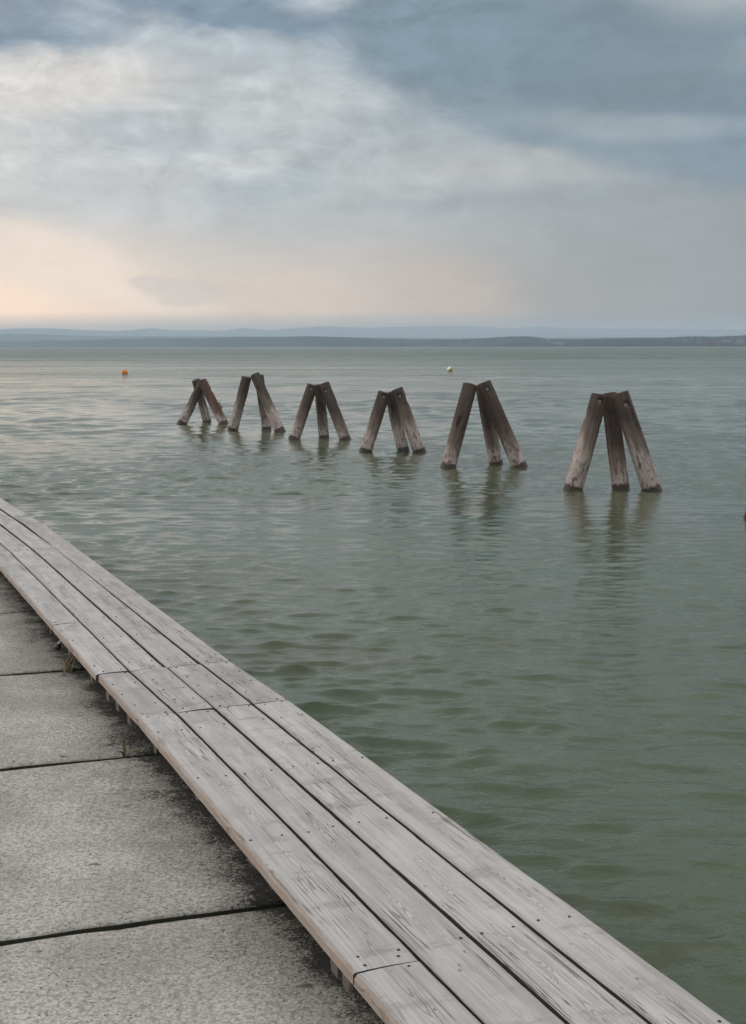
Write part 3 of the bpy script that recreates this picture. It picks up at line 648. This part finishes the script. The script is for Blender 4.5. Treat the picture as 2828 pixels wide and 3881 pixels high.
tripod([((-3.87, 36.47), (-3.44, 36.30, 1.455)), ((-2.95, 36.70), (-3.14, 36.62, 1.50)), ((-2.50, 35.59), (-3.20, 36.02, 1.525))],
       'second pile tripod from the left, its right leg higher than the left', 11, 'sps', rad=.145)
tripod([((-1.95, 32.63), (-1.475, 32.60, 1.345)), ((-1.22, 33.06), (-1.34, 33.00, 1.34)), ((-.67, 32.36), (-1.195, 32.62, 1.375))],
       'third pile tripod from the left, tops level and bolt hole in its left leg', 21, 'sps', ((.10, -.05), None, (.20, -.3)), rad=.142)
tripod([((-.16, 28.68), (.256, 28.70, 1.295)), ((.67, 28.83), (.376, 29.05, 1.26)), ((1.02, 28.64), (.522, 28.66, 1.365))],
       'fourth pile tripod from the left, lower than the ones beside it', 31, 'sps', ((.10, .15), None, (.16, .15)), rad=.142)
T5, L5 = tripod([((1.42, 24.85), (1.85, 25.10, 1.56)), ((2.40, 25.57), (2.10, 25.50, 1.53)), ((2.79, 24.94), (2.10, 25.06, 1.60))],
       'fifth pile tripod from the left, a ring carved into its left leg', 41, 'sps', (None, None, (.14, .12)), rad=.146)
T6, L6 = tripod([((3.20, 20.98), (3.61, 20.98, 1.515)), ((3.98, 21.05), (3.81, 21.32, 1.515)), ((4.44, 20.85), (3.90, 20.90, 1.545))],
       'nearest whole pile tripod at the right with two pale bolt plates', 51, 'sps', ((.11, .08), None, (.20, .30)), rad=.150)
rod = link('tie_rod', tube_me('tie_rod', [(-.28, -.02, 1.27), (.0, -.03, 1.265), (.12, -.03, 1.265)], .008, 8), m_scr, T6)
tripod([((5.085, 17.40), (5.44, 17.38, 1.45)), ((5.72, 17.50), (5.60, 17.70, 1.45)), ((6.17, 17.25), (5.73, 17.32, 1.48))],
       'pile tripod cut off by the right edge, only one leg foot in view', 61, 'sps', rad=.148)
# mark cut into the fifth tripod's left leg: an oval ring with a hooked cut above it
leg, L = L5[0]
def on_leg(x, z, r=.1415): return (x, -math.sqrt(max(0, r * r - x * x)), z)
pts = [on_leg(-.045 + .021 * math.sin(2 * math.pi * q / 20), .86 + .042 * math.cos(2 * math.pi * q / 20)) for q in range(21)]
link('carved_mark', tube_me('carved_mark', pts, .0075, 6), m_hole, leg)
pts = [on_leg(-.030 + dx_, .955 + dz_) for dx_, dz_ in ((.022, .020), (.004, .028), (-.016, .012), (-.018, -.008), (.0, -.010), (.02, -.004))]
link('carved_mark', tube_me('carved_mark', pts, .0085, 6), m_hole, leg)

# ------------------------------------------------------------------ buoys
def buoy(x, y, r, m, label, tilt):
    prof = [(r * .15, -r * .98)] + [(r * math.cos(a), r * math.sin(a)) for a in np.linspace(-1.3, 1.25, 15)] + [(r * .28, r * .98), (r * .16, r * 1.02), (r * .16, r * 1.10)]
    t = link('buoy', None, None, None, label=label, category='buoy', group='mooring buoys on the lake'); t.location = (x, y, r * .55); t.rotation_euler = (0, tilt, 0)
    link('float', lathe_me('float', prof, 28), m, t)
    ey = link('lifting_eye', tube_me('lifting_eye', [(r * .13 * math.cos(a), 0, r * 1.12 + r * .13 * math.sin(a)) for a in np.linspace(-.6, 3.74, 14)], r * .04, 6), m_plate, t)
    link('collar', lathe_me('collar', [(r * .985, -.05 * r), (r * 1.03, -.04 * r), (r * 1.03, .04 * r), (r * .985, .05 * r)], 28, False), m, t)
mo, g = mat('orange_buoy'); g.pbr(g.mix(g.noise(g.obj(), 9, 4), (0.55, 0.13, 0.006, 1), (0.75, 0.22, 0.015, 1)), .5, None, .4)
my, g = mat('yellow_buoy'); ob = g.obj(); x, y, z = g.xyz(ob)
sp_ = g.mr(g.m('ADD', g.m('SUBTRACT', z, g.m('MULTIPLY', x, .9)), g.m('MULTIPLY', g.m('SUBTRACT', g.noise(ob, 9, 4), .5), .12)), .02, .07)
g.pbr(g.mix(sp_, (0.34, 0.26, 0.05, 1), (0.74, 0.72, 0.55, 1)), .55, None, .4)
buoy(-20.40, 109.2, .25, mo, 'small orange buoy floating beyond the leftmost tripod', R(6))
buoy(6.85, 117.8, .26, my, 'faded yellow buoy with whitened top floating far out', R(-5))

# ------------------------------------------------------------------ small things at the edge of the walk
def wpos(s, y, z): return Vector((O2.x + D2.x * s - D2.y * y, O2.y + D2.y * s + D2.x * y, z))
mb, g = mat('black_rubber_ball'); g.pbr((0.012, 0.012, 0.012, 1), .28, None, .5)
mp, g = mat('pale_cord'); g.pbr((0.55, 0.52, 0.49, 1), .8)
bt = link('cord_ball', None, None, None, label='small black ball on a pale cord hanging under the boardwalk edge', category='ball'); bt.location = wpos(1.86, .722, .615)
link('ball', lathe_me('ball', [(.019 * math.cos(a), .019 * math.sin(a)) for a in np.linspace(-1.5, 1.5, 13)], 20), mb, bt)
dl = wpos(0, -.028, 0) - wpos(0, 0, 0)
link('cord', tube_me('cord', [(0, 0, .016), (dl.x * .5, dl.y * .5, .032), (dl.x, dl.y, .042)], .0045, 6), mp, bt)
mg, g = mat('dry_grass'); g.pbr(g.mix(g.rnd(), (0.22, 0.20, 0.10, 1), (0.30, 0.24, 0.14, 1)), .8, None, .2)
mg2, g = mat('green_grass'); g.pbr((0.13, 0.155, 0.075, 1), .8, None, .2)
def blade_me(pts, w):
    V, Fc = [], []; n = len(pts)
    for i, p in enumerate(pts):
        p = Vector(p); t = (Vector(pts[min(i + 1, n - 1)]) - Vector(pts[max(i - 1, 0)])).normalized(); sd_ = t.cross(Vector((.2, -1, .25))).normalized(); ww = w * (1 - (i / (n - 1)) ** 2 * .9)
        V += [p - sd_ * ww, p + t.cross(sd_) * ww * .4, p + sd_ * ww]
    for i in range(n - 1): Fc += [(i * 3, i * 3 + 1, i * 3 + 4, i * 3 + 3), (i * 3 + 1, i * 3 + 2, i * 3 + 5, i * 3 + 4), (i * 3 + 2, i * 3, i * 3 + 3, i * 3 + 5)]
    return mesh('blade', V, Fc, True)
gt = link('grass_tuft', None, None, None, label='few pale grass blades growing from the slab joint at the boardwalk edge', category='grass tuft'); gt.location = wpos(.10, .735, .485)
for q, (a, ln, hh, mm) in enumerate(((-1.75, .085, .05, mg2), (-1.2, .075, .07, mg), (2.2, .05, .10, mg2), (1.7, .045, .085, mg), (-.25, .13, .045, mg2), (-.5, .10, .055, mg), (-2.6, .05, .04, mg))):
    d = Vector((math.cos(a), math.sin(a), 0))
    link('blade', blade_me([(0, 0, 0), d * ln * .3 + Vector((0, 0, hh * .75)), d * ln * .65 + Vector((0, 0, hh)), d * ln + Vector((0, 0, hh * .62))], .0032), mm, gt)
wt = link('weed_tuft', None, None, None, label='brown dry weeds under the boardwalk edge beside the black ball', category='weed'); wt.location = wpos(1.76, .69, .485)
rw_ = random.Random(3)
for q in range(16):
    a = rw_.uniform(0, 6.28); ln = rw_.uniform(.02, .06); hh = rw_.uniform(.04, .10); d = Vector((math.cos(a), math.sin(a), 0))
    o = Vector((rw_.uniform(-.03, .03), rw_.uniform(-.03, .03), 0))
    link('blade', blade_me([o, o + d * ln * .4 + Vector((0, 0, hh * .7)), o + d * ln + Vector((0, 0, hh))], .003), mg, wt)
